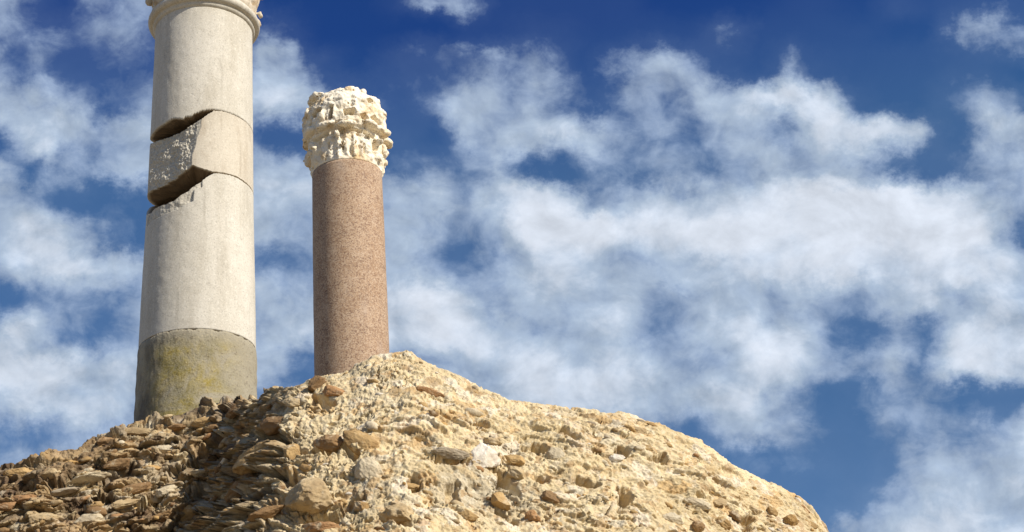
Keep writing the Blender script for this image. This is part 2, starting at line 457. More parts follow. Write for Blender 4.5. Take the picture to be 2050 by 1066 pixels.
def capital(name, cx, cy, z0, r, H, mat, parent, th0, seed, holes, vox, lumps=()):
    """Weathered leafy capital: bell, two rows of leaves and broken corner blocks fused into one eroded stone."""
    rnd = random.Random(seed)
    bm = bmesh.new()
    prof = [(0, 0), (1.01, 0), (1.02, .08), (1.05, .3), (1.08, .42), (1.17, .5), (1.18, .7), (1.15, .84), (1.0, .93), (.8, .97), (0, .97)]
    n = 48; rings = []
    for (pr, pz) in prof:
        if pr == 0: rings.append([bm.verts.new((0, 0, pz * H))])
        else: rings.append([bm.verts.new((r * pr * math.cos(2 * math.pi * k / n), r * pr * math.sin(2 * math.pi * k / n), pz * H)) for k in range(n)])
    for a, b in zip(rings, rings[1:]):
        for k in range(n):
            k2 = (k + 1) % n
            if len(a) == 1: bm.faces.new((a[0], b[k2], b[k]))
            elif len(b) == 1: bm.faces.new((a[k], a[k2], b[0]))
            else: bm.faces.new((a[k], a[k2], b[k2], b[k]))
    def ell(th, rad, z, s, rot=0.0, tilt=0.0, sub=3, box=False):
        mt = Matrix.Translation((rad * math.cos(th) * r, rad * math.sin(th) * r, z * H)) @ Matrix.Rotation(th, 4, 'Z') @ \
            Matrix.Rotation(tilt, 4, 'Y') @ Matrix.Rotation(rot, 4, 'X') @ Matrix.Diagonal((s[0] * r, s[1] * r, s[2] * r, 1))
        if box: bmesh.ops.create_cube(bm, size=1.7, matrix=mt)
        else: bmesh.ops.create_icosphere(bm, subdivisions=sub, radius=1.0, matrix=mt)
    # lower leaves: narrow flutes rising from the shaft, tips curling out
    for k in range(16):
        th = th0 + (k + .5) * 2 * math.pi / 16 + rnd.uniform(-.05, .05)
        ell(th, 1.02, .17, (.06, .085, .42), rnd.uniform(-.12, .12), .05)
        if rnd.random() < .75:
            ell(th, 1.15 + rnd.uniform(-.03, .05), .30 + rnd.uniform(-.05, .05), (.09, .10, .09), rnd.uniform(-.4, .4))
        if rnd.random() < .5: ell(th + .1, 1.12, rnd.uniform(.05, .2), (.05, .06, .09), rnd.uniform(-1, 1))
    # ledge: drooping tips of the leaves, eroded into a lumpy roll
    for k in range(11):
        th = th0 + k * 2 * math.pi / 11 + rnd.uniform(-.1, .1)
        ell(th, 1.14 + rnd.uniform(-.02, .05), .46 + rnd.uniform(-.035, .035), (.16, .30, .11), rnd.uniform(-.25, .25), .25)
    # upper leaves and posts
    for k in range(7):
        th = th0 + .2 + k * 2 * math.pi / 7 + rnd.uniform(-.12, .12)
        ell(th, 1.10 + rnd.uniform(-.02, .05), .66 + rnd.uniform(-.04, .04), (.14, .12, .30), rnd.uniform(-.3, .3), .05, box=rnd.random() < .4)
    for k in range(7):
        th = th0 + .55 + k * 2 * math.pi / 7 + rnd.uniform(-.15, .15)
        ell(th, 1.08 + rnd.uniform(-.05, .05), .80 + rnd.uniform(-.05, .05), (.16, .30, .12), rnd.uniform(-.4, .4), rnd.uniform(-.1, .3), box=rnd.random() < .35)
    # broken top
    for k in range(6):
        th = th0 + k * 2 * math.pi / 6 + rnd.uniform(-.25, .25)
        ell(th, .72 + rnd.uniform(-.15, .15), .92 + rnd.uniform(-.02, .05), (.30, .36, .16), rnd.uniform(-.4, .4), rnd.uniform(-.3, .5))
    for (dth, rad, z, s, rot, tilt, bx_) in lumps:
        ell(th0 + dth, rad, z, s, rot, tilt, box=bx_)
    me = bpy.data.meshes.new("tmp"); bm.to_mesh(me); bm.free()
    ob = bpy.data.objects.new("tmp", me); scene.collection.objects.link(ob)
    rm = ob.modifiers.new("r", 'REMESH'); rm.mode = 'VOXEL'; rm.voxel_size = vox
    sm = ob.modifiers.new("s", 'SMOOTH'); sm.iterations = 1
    bpy.context.view_layer.update()
    dg = bpy.context.evaluated_depsgraph_get()
    ev = bpy.data.meshes.new_from_object(ob.evaluated_get(dg))
    bpy.data.objects.remove(ob)
    nv = len(ev.vertices)
    co = np.empty(nv * 3, np.float32); ev.vertices.foreach_get('co', co); co = co.reshape(-1, 3).astype(float)
    no = np.empty(nv * 3, np.float32); ev.vertices.foreach_get('normal', no); no = no.reshape(-1, 3).astype(float)
    q = co / r
    rad = np.hypot(co[:, 0], co[:, 1])
    edge = sstep(.0, .05, co[:, 2] / H) * sstep(.5, .95, rad / r)
    d1 = fbm(q * 2.6, 3, seed) * .07 + fbm(q * 7, 4, seed + 3) * .026
    f1, f2, _ = worley(q * 7.0, seed + 9)
    d1 = d1 - .09 * sstep(.26, .10, f1) * sstep(.05, -.2, fbm(q * 2.2, 2, seed + 5))
    d1 = d1 + .02 * (np.abs(fbm(q * 17, 3, seed + 8)) - .2)
    tb = np.arctan2(co[:, 1], co[:, 0]) - th0; zz = co[:, 2] / H
    fl = np.cos(tb * 26 + 1.2 * fbm(q * 1.5, 2, seed + 30)) * .028 * sstep(.02, .08, zz) * sstep(.42, .34, zz)
    fl = fl + np.cos(tb * 18 + 2.2 * fbm(q * 1.5, 2, seed + 31) + zz * 9) * .008 * sstep(.5, .56, zz) * sstep(.92, .85, zz)
    d1 = d1 + fl
    co = co + no * (d1 * r * edge)[:, None]
    th = (np.arctan2(co[:, 1], co[:, 0]) - th0 + math.pi) % (2 * math.pi) - math.pi
    dep = np.zeros(nv)
    for (ht, hz, hw, hh, hd, rot) in holes:
        a = (th - ht); b = (co[:, 2] / H - hz) * H / r
        ar, br = a * math.cos(rot) + b * math.sin(rot), -a * math.sin(rot) + b * math.cos(rot)
        a_, b_ = np.abs(ar) / hw, np.abs(br) / hh
        mk = np.minimum(sstep(1.12, .88, a_), sstep(1.12, .88, b_))
        dep = np.maximum(dep, mk * hd)
    rad = np.hypot(co[:, 0], co[:, 1]); keep = rad > .7 * r
    sc = np.where(keep, 1 - dep * r / np.maximum(rad, 1e-6), 1)
    co[:, 0] *= sc; co[:, 1] *= sc
    co += np.array([cx, cy, z0])
    ev.vertices.foreach_set('co', co.astype(np.float32).ravel())
    ev.polygons.foreach_set('use_smooth', np.ones(len(ev.polygons), bool))
    ev.update(); ev.name = name
    ev.materials.clear(); ev.materials.append(mat)
    o = bpy.data.objects.new(name, ev); scene.collection.objects.link(o)
    o.parent = parent; o.matrix_parent_inverse = Matrix.Translation(-Vector(parent.location))
    return o

# ---- grey column
GC = Col(393.5, 800, 9.0, [(85, 312, 503), (200, 308, 505), (270, 305, 506), (430, 299, 509), (600, 289, 513), (690, 284, 514)])
grey = thing("stone_column", "tall pale grey stone column with a broken gap in its shaft and a mossy foot", "column", (GC.x, GC.y, 0))
_, Z_RING = GC.hit(411, 14)
_, Z_J1 = GC.hit(440, 221)
_, Z_J2 = GC.hit(444, 346)
_, Z_M = GC.hit(400, 658)
def arc(pts, zdef, rfun=None, back=1.0):
    """edge height by angle from traced points, easing back to the flat joint round the far side"""
    a, z = GC.line(pts, rfun)
    def f(th):
        y = np.interp(th, a, z)
        y = np.where(th < a[0], z[0] + (zdef - z[0]) * sstep(a[0] - .15, a[0] - back, th), y)
        y = np.where(th > a[-1], z[-1] + (zdef - z[-1]) * sstep(a[-1], a[-1] + .2, th), y)
        return y
    return f
up_edge = arc([(310, 263), (316, 257), (328, 249.6), (339, 241.7), (349, 238), (361, 239), (365, 240), (370, 235), (381, 234), (389, 228.6), (402, 223), (417.6, 219.4), (428, 220)], Z_J1)
# the flat fracture face of the middle drum: a chord cut from the front towards the left
th_a, _ = GC.hit(394, 285); th_b = -1.37
_e = sorted((GC.hit(x, y)[::-1]) for x, y in [(404.5, 238), (402, 256), (395, 277), (391, 295.6), (385, 311), (384, 330)])
EDGE_Z, EDGE_T = np.array([q[0] for q in _e]), np.array([q[1] for q in _e])
def r_mid(th, z):
    R = GC.R(z)
    lean = (z - (Z_J1 + Z_J2) / 2)
    ta = np.interp(z, EDGE_Z, EDGE_T) + .012 * fbm(np.stack([z * 22, 0 * z, 0 * z], 1), 3, 5)
    tn = (ta + th_b) / 2; cd = np.cos((ta - th_b) / 2)
    chord = R * cd / np.maximum(np.cos(th - tn), .05)
    inside = (th < ta) & (th > th_b)
    q = np.stack([th * 6, z * 16, np.zeros_like(z)], 1)
    n = fbm(q * .6, 3, 21) * .014 + fbm(q * 2.6, 3, 23) * .007
    return np.where(inside, np.minimum(chord + n * sstep(0, .12, ta - th) * R / R, R), R)
def r_mid_fresh(th, z):
    return (r_mid(th, z) < GC.R(z) - .0025).astype(float)
mid_top = arc([(312, 284.5), (325.7, 280), (346.7, 272), (373, 259), (389, 248), (404.5, 238), (412, 232.5), (428, 222)], Z_J1 - .004, r_mid)
mid_bot = arc([(307, 381), (325.7, 373), (346.7, 361), (365, 348), (378, 337.6), (385, 330), (396.6, 335), (409.7, 339), (425.5, 344), (444, 345.5), (460, 349), (475, 354), (488.5, 363)], Z_J2 + .004, r_mid)
low_top = arc([(302, 422), (312.5, 415), (328, 408.5), (346.7, 402), (365, 387.5), (375.6, 382), (386, 373), (402, 364), (417.6, 353), (428, 347.5), (444, 348.5), (460, 351.5), (475, 357), (488.5, 366)], Z_J2 - .005)
sa, sz = GC.line([(304.7, 442.7), (316.5, 436), (339, 425.6), (365, 415), (378, 406), (387, 403), (388, 381), (394, 377), (404.5, 375.7), (405.5, 360)])
def shallow(th, z):
    lim = np.interp(th, sa, sz + 0 * sa)
    q = np.stack([th * 9, z * 24, np.zeros_like(z)], 1)
    return ((z > lim + .006 * fbm(q, 2, 3)) & (th < sa[-1]) & (th > sa[0] - .25)).astype(float)
def r_low(th, z):
    q = np.stack([th * 9, z * 24, np.zeros_like(z)], 1)
    return GC.R(z) - shallow(th, z) * (.012 + .007 * fbm(q * .7, 3, 8)) + .0012 * fbm(q * .6, 2, 2)
def r_plain(th, z):
    q = np.stack([th * 5, z * 12, np.zeros_like(z)], 1)
    return GC.R(z) + .0015 * fbm(q, 3, 12)
const = lambda v_: (lambda th: np.full(len(th), v_))
def chips(fn, amp, seed):
    return lambda th: fn(th) + amp * fbm(np.stack([th * 26, 0 * th, 0 * th + seed], 1), 3, seed)
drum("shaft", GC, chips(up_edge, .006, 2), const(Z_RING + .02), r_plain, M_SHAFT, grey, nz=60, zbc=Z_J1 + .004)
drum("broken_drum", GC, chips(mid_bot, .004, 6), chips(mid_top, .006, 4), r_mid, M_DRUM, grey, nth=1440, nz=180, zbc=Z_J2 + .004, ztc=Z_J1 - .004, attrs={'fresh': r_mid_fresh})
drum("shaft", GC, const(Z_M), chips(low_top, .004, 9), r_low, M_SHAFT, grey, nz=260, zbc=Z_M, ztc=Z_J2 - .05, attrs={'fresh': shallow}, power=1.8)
def r_moss(th, z):
    q = np.stack([th * 5, z * 12, np.zeros_like(z)], 1)
    return GC.R(z) * (1.0 + .012 * sstep(Z_M + .01, Z_M - .04, z)) + .004 * fbm(q, 4, 31) + (Z_M - z) * .012
Z_F = 3.9
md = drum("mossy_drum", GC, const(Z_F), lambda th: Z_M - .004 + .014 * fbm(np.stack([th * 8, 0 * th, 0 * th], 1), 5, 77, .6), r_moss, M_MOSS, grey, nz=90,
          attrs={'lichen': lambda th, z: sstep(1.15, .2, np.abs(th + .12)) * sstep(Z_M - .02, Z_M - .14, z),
                 'left_dark': lambda th, z: sstep(-.45, -.85, th)})  # dark blotches only on the drum's left side
md['label'] = "rough olive-brown drum stained with yellow lichen"
base_and_pedestal(GC.x, GC.y, float(GC.R(4.0)) * 1.02, Z_F, grey, M_MOSS)
rt = float(GC.R(Z_RING))
ringp = [(rt * .9, Z_RING + .0), (rt * 1.0, Z_RING + .0), (rt * 1.035, Z_RING + .012), (rt * 1.05, Z_RING + .02), (rt * 1.05, Z_RING + .035), (rt * 1.06, Z_RING + .037)]
for k in range(13):
    a = -math.pi / 2 + math.pi * k / 12
    ringp.append((rt * 1.065 + .03 * math.cos(a), Z_RING + .07 + .032 * math.sin(a)))
ringp += [(rt * 1.05, Z_RING + .105), (rt * 1.05, Z_RING + .125), (rt * .9, Z_RING + .125)]
lathe("necking_ring", GC.x, GC.y, ringp, M_SHAFT, grey, 200)
capital("capital", GC.x, GC.y, Z_RING + .12, rt * 1.03, .95, M_CAP_BEIGE, grey, GC.th0, 11,
        [(-.1, .12, .12, .06, .06, .3), (.5, .2, .1, .08, .08, 0)], .012)

# ---- pink column
PC = Col(704.5, 715, 11.6, [(345, 626, 765), (420, 627.5, 769), (500, 628.5, 773), (600, 629.5, 777), (700, 630, 780)])
pink = thing("granite_column", "shorter pinkish-brown granite column topped by a white carved leafy capital", "column", (PC.x, PC.y, 0))
_, Z_P = PC.hit(696, 318)
def r_pink(th, z):
    q = np.stack([th * 6, z * 14, np.zeros_like(z)], 1)
    return PC.R(z) + .0012 * fbm(q * .4, 2, 51)
drum("shaft", PC, const(3.9), lambda th: Z_P - .002 + .004 * fbm(np.stack([th * 5, 0 * th, 0 * th], 1), 2, 7), r_pink, M_GRANITE, pink, nz=200)
base_and_pedestal(PC.x, PC.y, float(PC.R(4.0)), 3.9, pink, M_MOSS)
rp = float(PC.R(Z_P))
Zt = at(692, 172, PC.y - rp * .9)[2]
HOLES = [(.10, .60, .135, .105, .52, .12), (-.36, .62, .055, .21, .36, -.08), (.47, .55, .085, .10, .5, .5), (.80, .56, .10, .13, .52, .75),
         (.62, .80, .07, .06, .30, .5), (-.78, .66, .17, .10, .5, .22), (-.58, .82, .04, .14, .30, -.3), (-1.0, .88, .14, .045, .30, .3), (-1.1, .58, .15, .09, .38, .3),
         (.92, .26, .07, .16, .36, .35), (1.2, .66, .08, .12, .36, -.3), (.28, .38, .17, .045, .15, -.1), (-.2, .36, .14, .05, .16, .2), (.68, .36, .20, .065, .22, -.12), (-.78, .35, .27, .06, .16, .12),
         (.0, .47, .05, .05, .2, .4), (-1.3, .4, .1, .09, .3, 0), (-.1, .18, .03, .13, .14, .1), (.25, .2, .025, .12, .14, -.2), (.5, .16, .03, .14, .14, .1), (-.5, .2, .03, .12, .14, 0)]
capital("capital", PC.x, PC.y, Z_P, rp, (Zt - Z_P) * .97, M_CAP_CREAM, pink, PC.th0, 5, HOLES, .006,
        [(.95, .94, .87, (.22, .24, .20), .3, .2, False), (-.15, .72, .98, (.2, .52, .12), .1, .3, False), (.65, .80, .98, (.16, .18, .13), .5, .3, False),
         (1.35, 1.12, .28, (.10, .12, .22), .2, 0, False), (-1.35, 1.10, .20, (.12, .16, .26), -.2, 0, False), (1.2, 1.2, .48, (.12, .2, .1), .3, 0, False)])

# ------------------------------------------------------------------ the rubble ruin
CREST = [(-260, 985), (-120, 962), (0, 938), (60, 925), (150, 905), (190, 881), (240, 858), (280, 848), (340, 840), (400, 824), (440, 811), (480, 802), (500, 797), (520, 788), (560, 777),
         (605, 769), (620, 759), (650, 750), (680, 748), (700, 745), (720, 728), (750, 714), (790, 709), (812, 704), (826, 706), (850, 722), (890, 740), (930, 759), (980, 780), (1020, 802), (1060, 807),
         (1120, 812), (1180, 824), (1250, 830), (1300, 844), (1350, 862), (1400, 882), (1415, 893), (1450, 917), (1500, 947), (1560, 974), (1600, 997), (1625, 1017), (1640, 1045), (1652, 1070),
         (1672, 1120), (1710, 1190), (1780, 1290), (1860, 1390)]
CX = np.array([p[0] for p in CREST], float); CY = np.array([p[1] for p in CREST], float)
def crest(u): return np.interp(u, CX, CY)
RIDGE_Y = np.array([700, 770, 850, 930, 1000, 1066, 1250], float)
RIDGE_X = np.array([640, 610, 590, 575, 560, 520, 470], float)
US_ = np.arange(-700, 2400, 4.0); _k = np.hanning(121); _k /= _k.sum()
CS_ = np.convolve(np.pad(crest(US_), 60, mode='edge'), _k, 'valid')     # the lie of the face ignores small steps of the skyline
CS_ = np.where(US_ > 1500, crest(US_) * sstep(1500, 1600, US_) + CS_ * (1 - sstep(1500, 1600, US_)), CS_)
def surfY(u, t):
    """distance (world Y) of the ruin's face, by viewing column u and drop t below its crest"""
    py = crest(u) + t
    Y = 5.35 - .0013 * np.maximum(py - np.interp(u, US_, CS_), -10) - .013 * np.sqrt(np.maximum(t, 0))
    Y = Y + .55 * ((u - 1000) / 900.0) ** 2 * (u > 1000)
    rx = np.interp(py, RIDGE_Y, RIDGE_X)
    s = sstep(5, 165, rx - u)
    Y = Y + s * .84
    gx = np.interp(py, [780, 850, 950, 1050, 1250], [500, 480, 430, 380, 300])
    Y = Y - .14 * sstep(-20, 330, gx - u)  # left of the gully the face comes forward again
    Y = Y - .0003 * np.maximum(0, 330 - u)
    return Y
STEP = 1.6
us = np.arange(-240, 1840, STEP); NU = len(us)
bot = np.maximum(1200, crest(us) + 130)
NF = 340
qf = (np.linspace(0, 1, NF) ** 1.15)
Pf = np.empty((NF, NU, 3)); Tt = np.empty((NF, NU))
for k, q in enumerate(qf):
    t = q * (bot - crest(us)); Tt[k] = t
    py = crest(us) + t; Y = surfY(us, t)
    rr = Fv[None, :] * F_PX + Rv[None, :] * (us - W_PX / 2)[:, None] + Uv[None, :] * (H_PX / 2 - py)[:, None]
    Pf[k] = CAM + rr * (Y / rr[:, 1])[:, None]
c0 = Pf[0]
back = []
for dback in (2.9, 2.5, 2.0, 1.5, 1.1, .8, .6, .45, .33, .24, .17, .12, .08, .05, .03, .015, .006):
    P = c0.copy(); P[:, 1] += dback
    P[:, 2] = c0[:, 2] * (1 - sstep(0, 2.9, np.full(NU, dback)) ** 1.0) - .25 * dback * (1 - dback / 2.9) + .02 * math.sqrt(dback) * (dback < 1)
    back.append(P)
low = []
last = Pf[-1]
for f in (.04, .09, .16, .25, .36, .5, .66, .83, 1.0):
    P = last.copy(); P[:, 2] = last[:, 2] * (1 - f) - .05 * f; P[:, 1] -= .75 * f + .0
    low.append(P)
G = np.concatenate([np.array(back), Pf, np.array(low)], 0)
NR = len(G); NB = len(back)
TG = np.concatenate([np.zeros((NB, NU)), Tt, np.repeat(Tt[-1:], len(low), 0)], 0)
UG = np.broadcast_to(us[None, :], TG.shape)
dr_ = np.gradient(G, axis=0); dc_ = np.gradient(G, axis=1)
N = np.cross(dr_, dc_); N /= np.linalg.norm(N, axis=-1, keepdims=True) + 1e-12
if np.mean(N[NB + 60:NB + 200, :, 1]) > 0: N = -N
for _ in range(10):                                         # soften the frame of normals near the rim
    N[1:-1] = (N[:-2] + N[1:-1] * 2 + N[2:]) / 4
    N /= np.linalg.norm(N, axis=-1, keepdims=True) + 1e-12
P = G.reshape(-1, 3)
left = sstep(650, 480, UG.ravel() - (TG.ravel() * -.05))
# bedding tilts with the crest: a real 3-D frame (along, across the beds, depth)
zs_ = np.interp(us, us, c0[:, 2]); ker = np.hanning(181); ker /= ker.sum()
zs_ = np.convolve(np.pad(zs_, 90, mode='edge'), ker, 'valid')
bed = np.stack([P[:, 0], P[:, 2] - np.tile(zs_, NR), P[:, 1]], 1)
wv = np.stack([fbm(P * 3.1, 3, 101), fbm(P * 3.1 + 9, 3, 102), fbm(P * 3.1 + 17, 3, 103)], 1)
wv2 = np.stack([fbm(P * 14, 3, 111), fbm(P * 14 + 9, 3, 112), fbm(P * 14 + 17, 3, 113)], 1)
big = fbm(P * 3.3 + wv * .3, 3, 1)
bedw = bed + wv * .05 + wv2 * .010
def chips_(scale, seed, tilt):
    """angular broken blocks: every cell stands out by its own amount and has its own tilted flat face"""
    f1, f2, cid, D, ids = worley(bedw * np.array(scale), seed, True)
    face = ((ids - .5) * D).sum(1) * tilt
    joint = sstep(.16, .0, f2 - f1)
    return face, cid, joint, f2 - f1
smoothzone = sstep(-.05, .3, fbm(P * 1.9 + 4, 3, 61)) * (1 - .7 * left)
fa, ca1, ja, ea = chips_((6.5, 14.0, 7.0), 3, 1.4)
fb, cb1, jb, eb = chips_((15.0, 33.0, 16.0), 5, 1.4)
fc, cc1, jc, ec = chips_((48.0, 86.0, 52.0), 9, 1.4)
lay = bedw[:, 1] * 17 + .9 * fbm(bed * np.array([2.5, 4, 2.5]), 3, 301)
saw = 1 - (lay - np.floor(lay)); saw = saw * sstep(1.0, .9, saw) * sstep(-.15, .25, fbm(bed * np.array([4.0, 9.0, 4.0]) + 3, 3, 303))
blockA = (ca1 - .5) * 1.2 + fa - .5 * ja
blockB = np.where(cb1 > .45, (cb1 - .3) * 1.3, 0) + fb - .5 * jb
blockC = (cc1 - .5) * .8 + fc - .35 * jc
k1, k2, _ = worley(bedw * np.array([38.0, 62.0, 42.0]), 47)
spk = sstep(.34, .14, k1) * sstep(-.1, .2, fbm(P * 5, 3, 48))
gap = np.abs(fbm(bedw * np.array([9.0, 30.0, 9.0]) + wv2 * .15, 3, 401))
crev = sstep(.075, .015, gap) * sstep(.12, .32, fbm(bed * np.array([5.0, 9.0, 5.0]) + 8, 3, 403))
fine = fbm(P * 75, 4, 29, .62); med = fbm(P * 16 + wv, 4, 13)
h1, h2, _ = worley(bedw * np.array([13.0, 27.0, 14.0]), 41)
pit = sstep(.27, .12, h1) * sstep(.0, .22, fbm(P * 2.2, 2, 43))
keepr = 1 - .9 * smoothzone
disp = .040 * big * (.2 + .8 * sstep(0, 150, TG.ravel())) + (.009 + .007 * left) * med + (.0058 + .042 * left) * blockA * (1 - .6 * smoothzone) + (.0040 + .0150 * left) * blockB * keepr + (.0036 + .0022 * left) * blockC * (1 - .5 * smoothzone) \
    + .044 * left * saw + .017 * saw * (1 - left) * sstep(.1, .4, fbm(P * 3.0 + 30, 3, 63) + .25) + (.0048 * fine - .0085 * spk * (1 - .5 * left) - .026 * crev) - .034 * pit * (.8 + 1.1 * left)
# which blocks are stones rather than mortar, and of what tone
tl = np.array([(.47, .31, .14), (.50, .375, .205), (.36, .235, .115), (.64, .53, .35), (.72, .64, .48), (.44, .29, .14), (.56, .42, .22), (.60, .47, .27)])
stB = (cb1 > .80 - .30 * left) * sstep(.02, .12, eb) * (1 - smoothzone)
stA = (ca1 > .70 - .22 * left) * sstep(.02, .10, ea) * left
tone = tl[((cb1 * 7919) % 8).astype(int)] * (1 - stA[:, None]) + tl[((ca1 * 6151) % 8).astype(int) % 6] * stA[:, None]
stone_mask = np.clip(np.maximum(stB * .8, stA * .9), 0, 1)
atten = np.ones(NR); atten[:NB - 10] = .6
nearcrest = 1 - .45 * np.exp(-TG.ravel() / 14.0)
# beds break outwards rather than upwards: blocks slide out along the horizontal
DN = N.reshape(-1, 3).copy()
fl_ = np.zeros(NR); fl_[NB:] = 1.0
DN[:, 2] *= 1 - np.repeat(fl_, NU) * (.45 + .45 * left) * sstep(0, 40, TG.ravel())
DN /= np.linalg.norm(DN, axis=1, keepdims=True) + 1e-9
V = P + DN * (disp * nearcrest * np.repeat(atten, NU))[:, None]
V[:, 2] = np.maximum(V[:, 2], -.06)
PITS = [(575, 955, 60, 34, -20, .07), (560, 1010, 70, 26, 10, .07), (640, 800, 50, 24, 0, .06), (708, 1008, 26, 40, -50, .05), (640, 900, 90, 22, 0, .06), (700, 905, 60, 16, -38, .05), (795, 1048, 60, 18, -8, .06),
        (545, 876, 90, 16, -10, .06), (1090, 955, 30, 20, -20, .05), (1178, 964, 50, 18, -10, .06), (1252, 990, 30, 34, -40, .05), (830, 968, 22, 18, 0, .05), (890, 923, 70, 12, -4, .04), (1086, 900, 60, 16, 0, .03),
        (1018, 962, 60, 14, -46, .05), (1010, 1022, 50, 14, -40, .05), (905, 990, 30, 40, 0, .03), (1245, 905, 40, 14, -10, .04), (660, 1032, 120, 20, 10, .07), (500, 948, 100, 18, 14, .07), (480, 1000, 100, 22, 24, .08),
        (420, 900, 90, 30, 40, .07), (340, 950, 90, 22, 30, .06), (230, 950, 90, 18, 24, .06), (120, 970, 80, 16, 20, .06), (300, 1005, 90, 20, 30, .06), (400, 985, 70, 34, 30, .07), (60, 975, 60, 16, 14, .05),
        (190, 1015, 80, 20, 24, .06), (1320, 920, 30, 14, -20, .04), (1430, 960, 40, 12, -30, .04), (1500, 1040, 30, 16, -40, .04), (770, 850, 30, 10, 0, .03), (960, 850, 40, 10, -20, .03), (1130, 870, 40, 10, -24, .03)]
PYG = np.interp(UG, us, crest(us)) + TG
pu, pp = UG.ravel(), PYG.ravel(); isf = np.zeros((NR, NU), bool); isf[NB:NB + NF] = True; isf = isf.ravel()
jit = fbm(P * 20, 3, 201) * .9
for (cx_, cy_, pw, ph, pa, pd) in PITS:
    idx = np.nonzero(isf & (np.abs(pu - cx_) < pw * 1.4) & (np.abs(pp - cy_) < pw * 1.4))[0]
    ca_, sa_ = math.cos(math.radians(pa)), -math.sin(math.radians(pa))
    dx_, dy_ = pu[idx] - cx_, pp[idx] - cy_
    a_, b_ = (dx_ * ca_ + dy_ * sa_) / (pw * .55), (-dx_ * sa_ + dy_ * ca_) / (ph * .6)
    q_ = np.sqrt(a_ * a_ + b_ * b_) + jit[idx]
    V[idx] -= N.reshape(-1, 3)[idx] * (pd * (1.5 if cx_ > 690 else 1.0) * sstep(1.1, .6, q_))[:, None]
weather_shade = np.clip(left * (.85 + .6 * fbm(P * 4, 3, 71)), 0, 1)  # brown weathering of the left flank, deepened to paint its shade into the colour
ruin = thing("ruined_wall", "cream and ochre rubble masonry ruin, rough with embedded stones, sloping below both columns", "ruin", (float(P[:, 0].mean()), 5.2, 0))
mesh_obj("mortar_core", V, grid_faces(NR, NU)[:, ::-1], M_MORTAR, ruin, True, {'weather_shade': weather_shade, 'tone': tone, 'stoniness': stone_mask})
VG = V.reshape(NR, NU, 3)[NB:NB + NF]; NGf = N[NB:NB + NF]; TF = Tt; TB = bot - crest(us)
def on_ruin(px, py):
    i = int(np.clip(round((px - us[0]) / STEP), 0, NU - 1)); t = py - crest(us[i])
    q = np.clip(t / TB[i], 0, 1) ** (1 / 1.15)
    k = int(np.clip(round(q * (NF - 1)), 0, NF - 1))
    return VG[k, i], NGf[k, i]

def ico(sub):
    bm = bmesh.new(); bmesh.ops.create_icosphere(bm, subdivisions=sub, radius=1.0)
    v_ = np.array([x.co[:] for x in bm.verts]); f_ = np.array([[x.index for x in f.verts] for f in bm.faces]); bm.free()
    return v_, f_
ICO4, ICO4F = ico(5)
ICO2, ICO2F = ico(2)
rng = np.random.default_rng(7)
TONES = {'ochre': (.49, .325, .14), 'tan': (.50, .375, .205), 'brown': (.30, .185, .085), 'red': (.43, .245, .11), 'cream': (.66, .56, .38), 'white': (.78, .71, .58), 'grey': (.40, .33, .23), 'orange': (.54, .345, .135)}
def stone_shape(seed, angular):
    v_ = ICO4.copy(); rs = np.random.default_rng(seed)
    v_ = v_ * (1 + .30 * fbm(v_ * 1.1 + seed * 3.7, 2, seed))[:, None]
    for _ in range(int(6 + 10 * angular)):                     # knocked-off facets
        n_ = rs.normal(size=3); n_ /= np.linalg.norm(n_); dcut = rs.uniform(.55, .85)
        over = np.maximum(v_ @ n_ - dcut, 0); v_ = v_ - n_[None, :] * (over * .92)[:, None]
    v_ = v_ * (1 + .10 * fbm(v_ * 3 + seed, 4, seed + 1) + .06 * fbm(v_ * 9 + seed, 4, seed + 2))[:, None]
    return v_
def place(px, py, wd, ht, ang, seed, tone, out=.25, depth=.6, angular=.5, label=None, tilt=0.0):
    p, n_ = on_ruin(px, py)
    dist = (p - CAM) @ Fv; s = dist / F_PX
    ca, sa_ = math.cos(math.radians(ang)), math.sin(math.radians(ang))
    tocam = CAM - p; tocam /= np.linalg.norm(tocam)
    nn = n_ * .6 + tocam * .4; nn /= np.linalg.norm(nn)
    a = Rv * ca + Uv * sa_; a = a - nn * (a @ nn); a /= np.linalg.norm(a)
    b = np.cross(nn, a)
    if tilt:
        ct, st_ = math.cos(tilt), math.sin(tilt); nn, b = nn * ct + b * st_, b * ct - nn * st_
    ra, rb = wd / 2 * s, ht / 2 * s; rc = min(ra, max(rb, ra * .35)) * depth * 1.5
    v_ = stone_shape(seed, angular)
    v_ = v_[:, 0:1] * a * ra + v_[:, 1:2] * b * rb + v_[:, 2:3] * nn * rc
    rr_ = ray(px, py); rr_ /= np.linalg.norm(rr_)
    c_ = CAM + rr_ * ((p - CAM) @ rr_ - rc * (out * 1.25 - .2))
    base = np.array(TONES[tone]) * rng.uniform(.88, 1.12)
    o = mesh_obj("embedded_stone", v_ + c_, ICO4F, M_STONE, ruin, True, {'tone': np.repeat(base[None, :], len(v_), 0)})
    if label: o['label'] = label
    return o
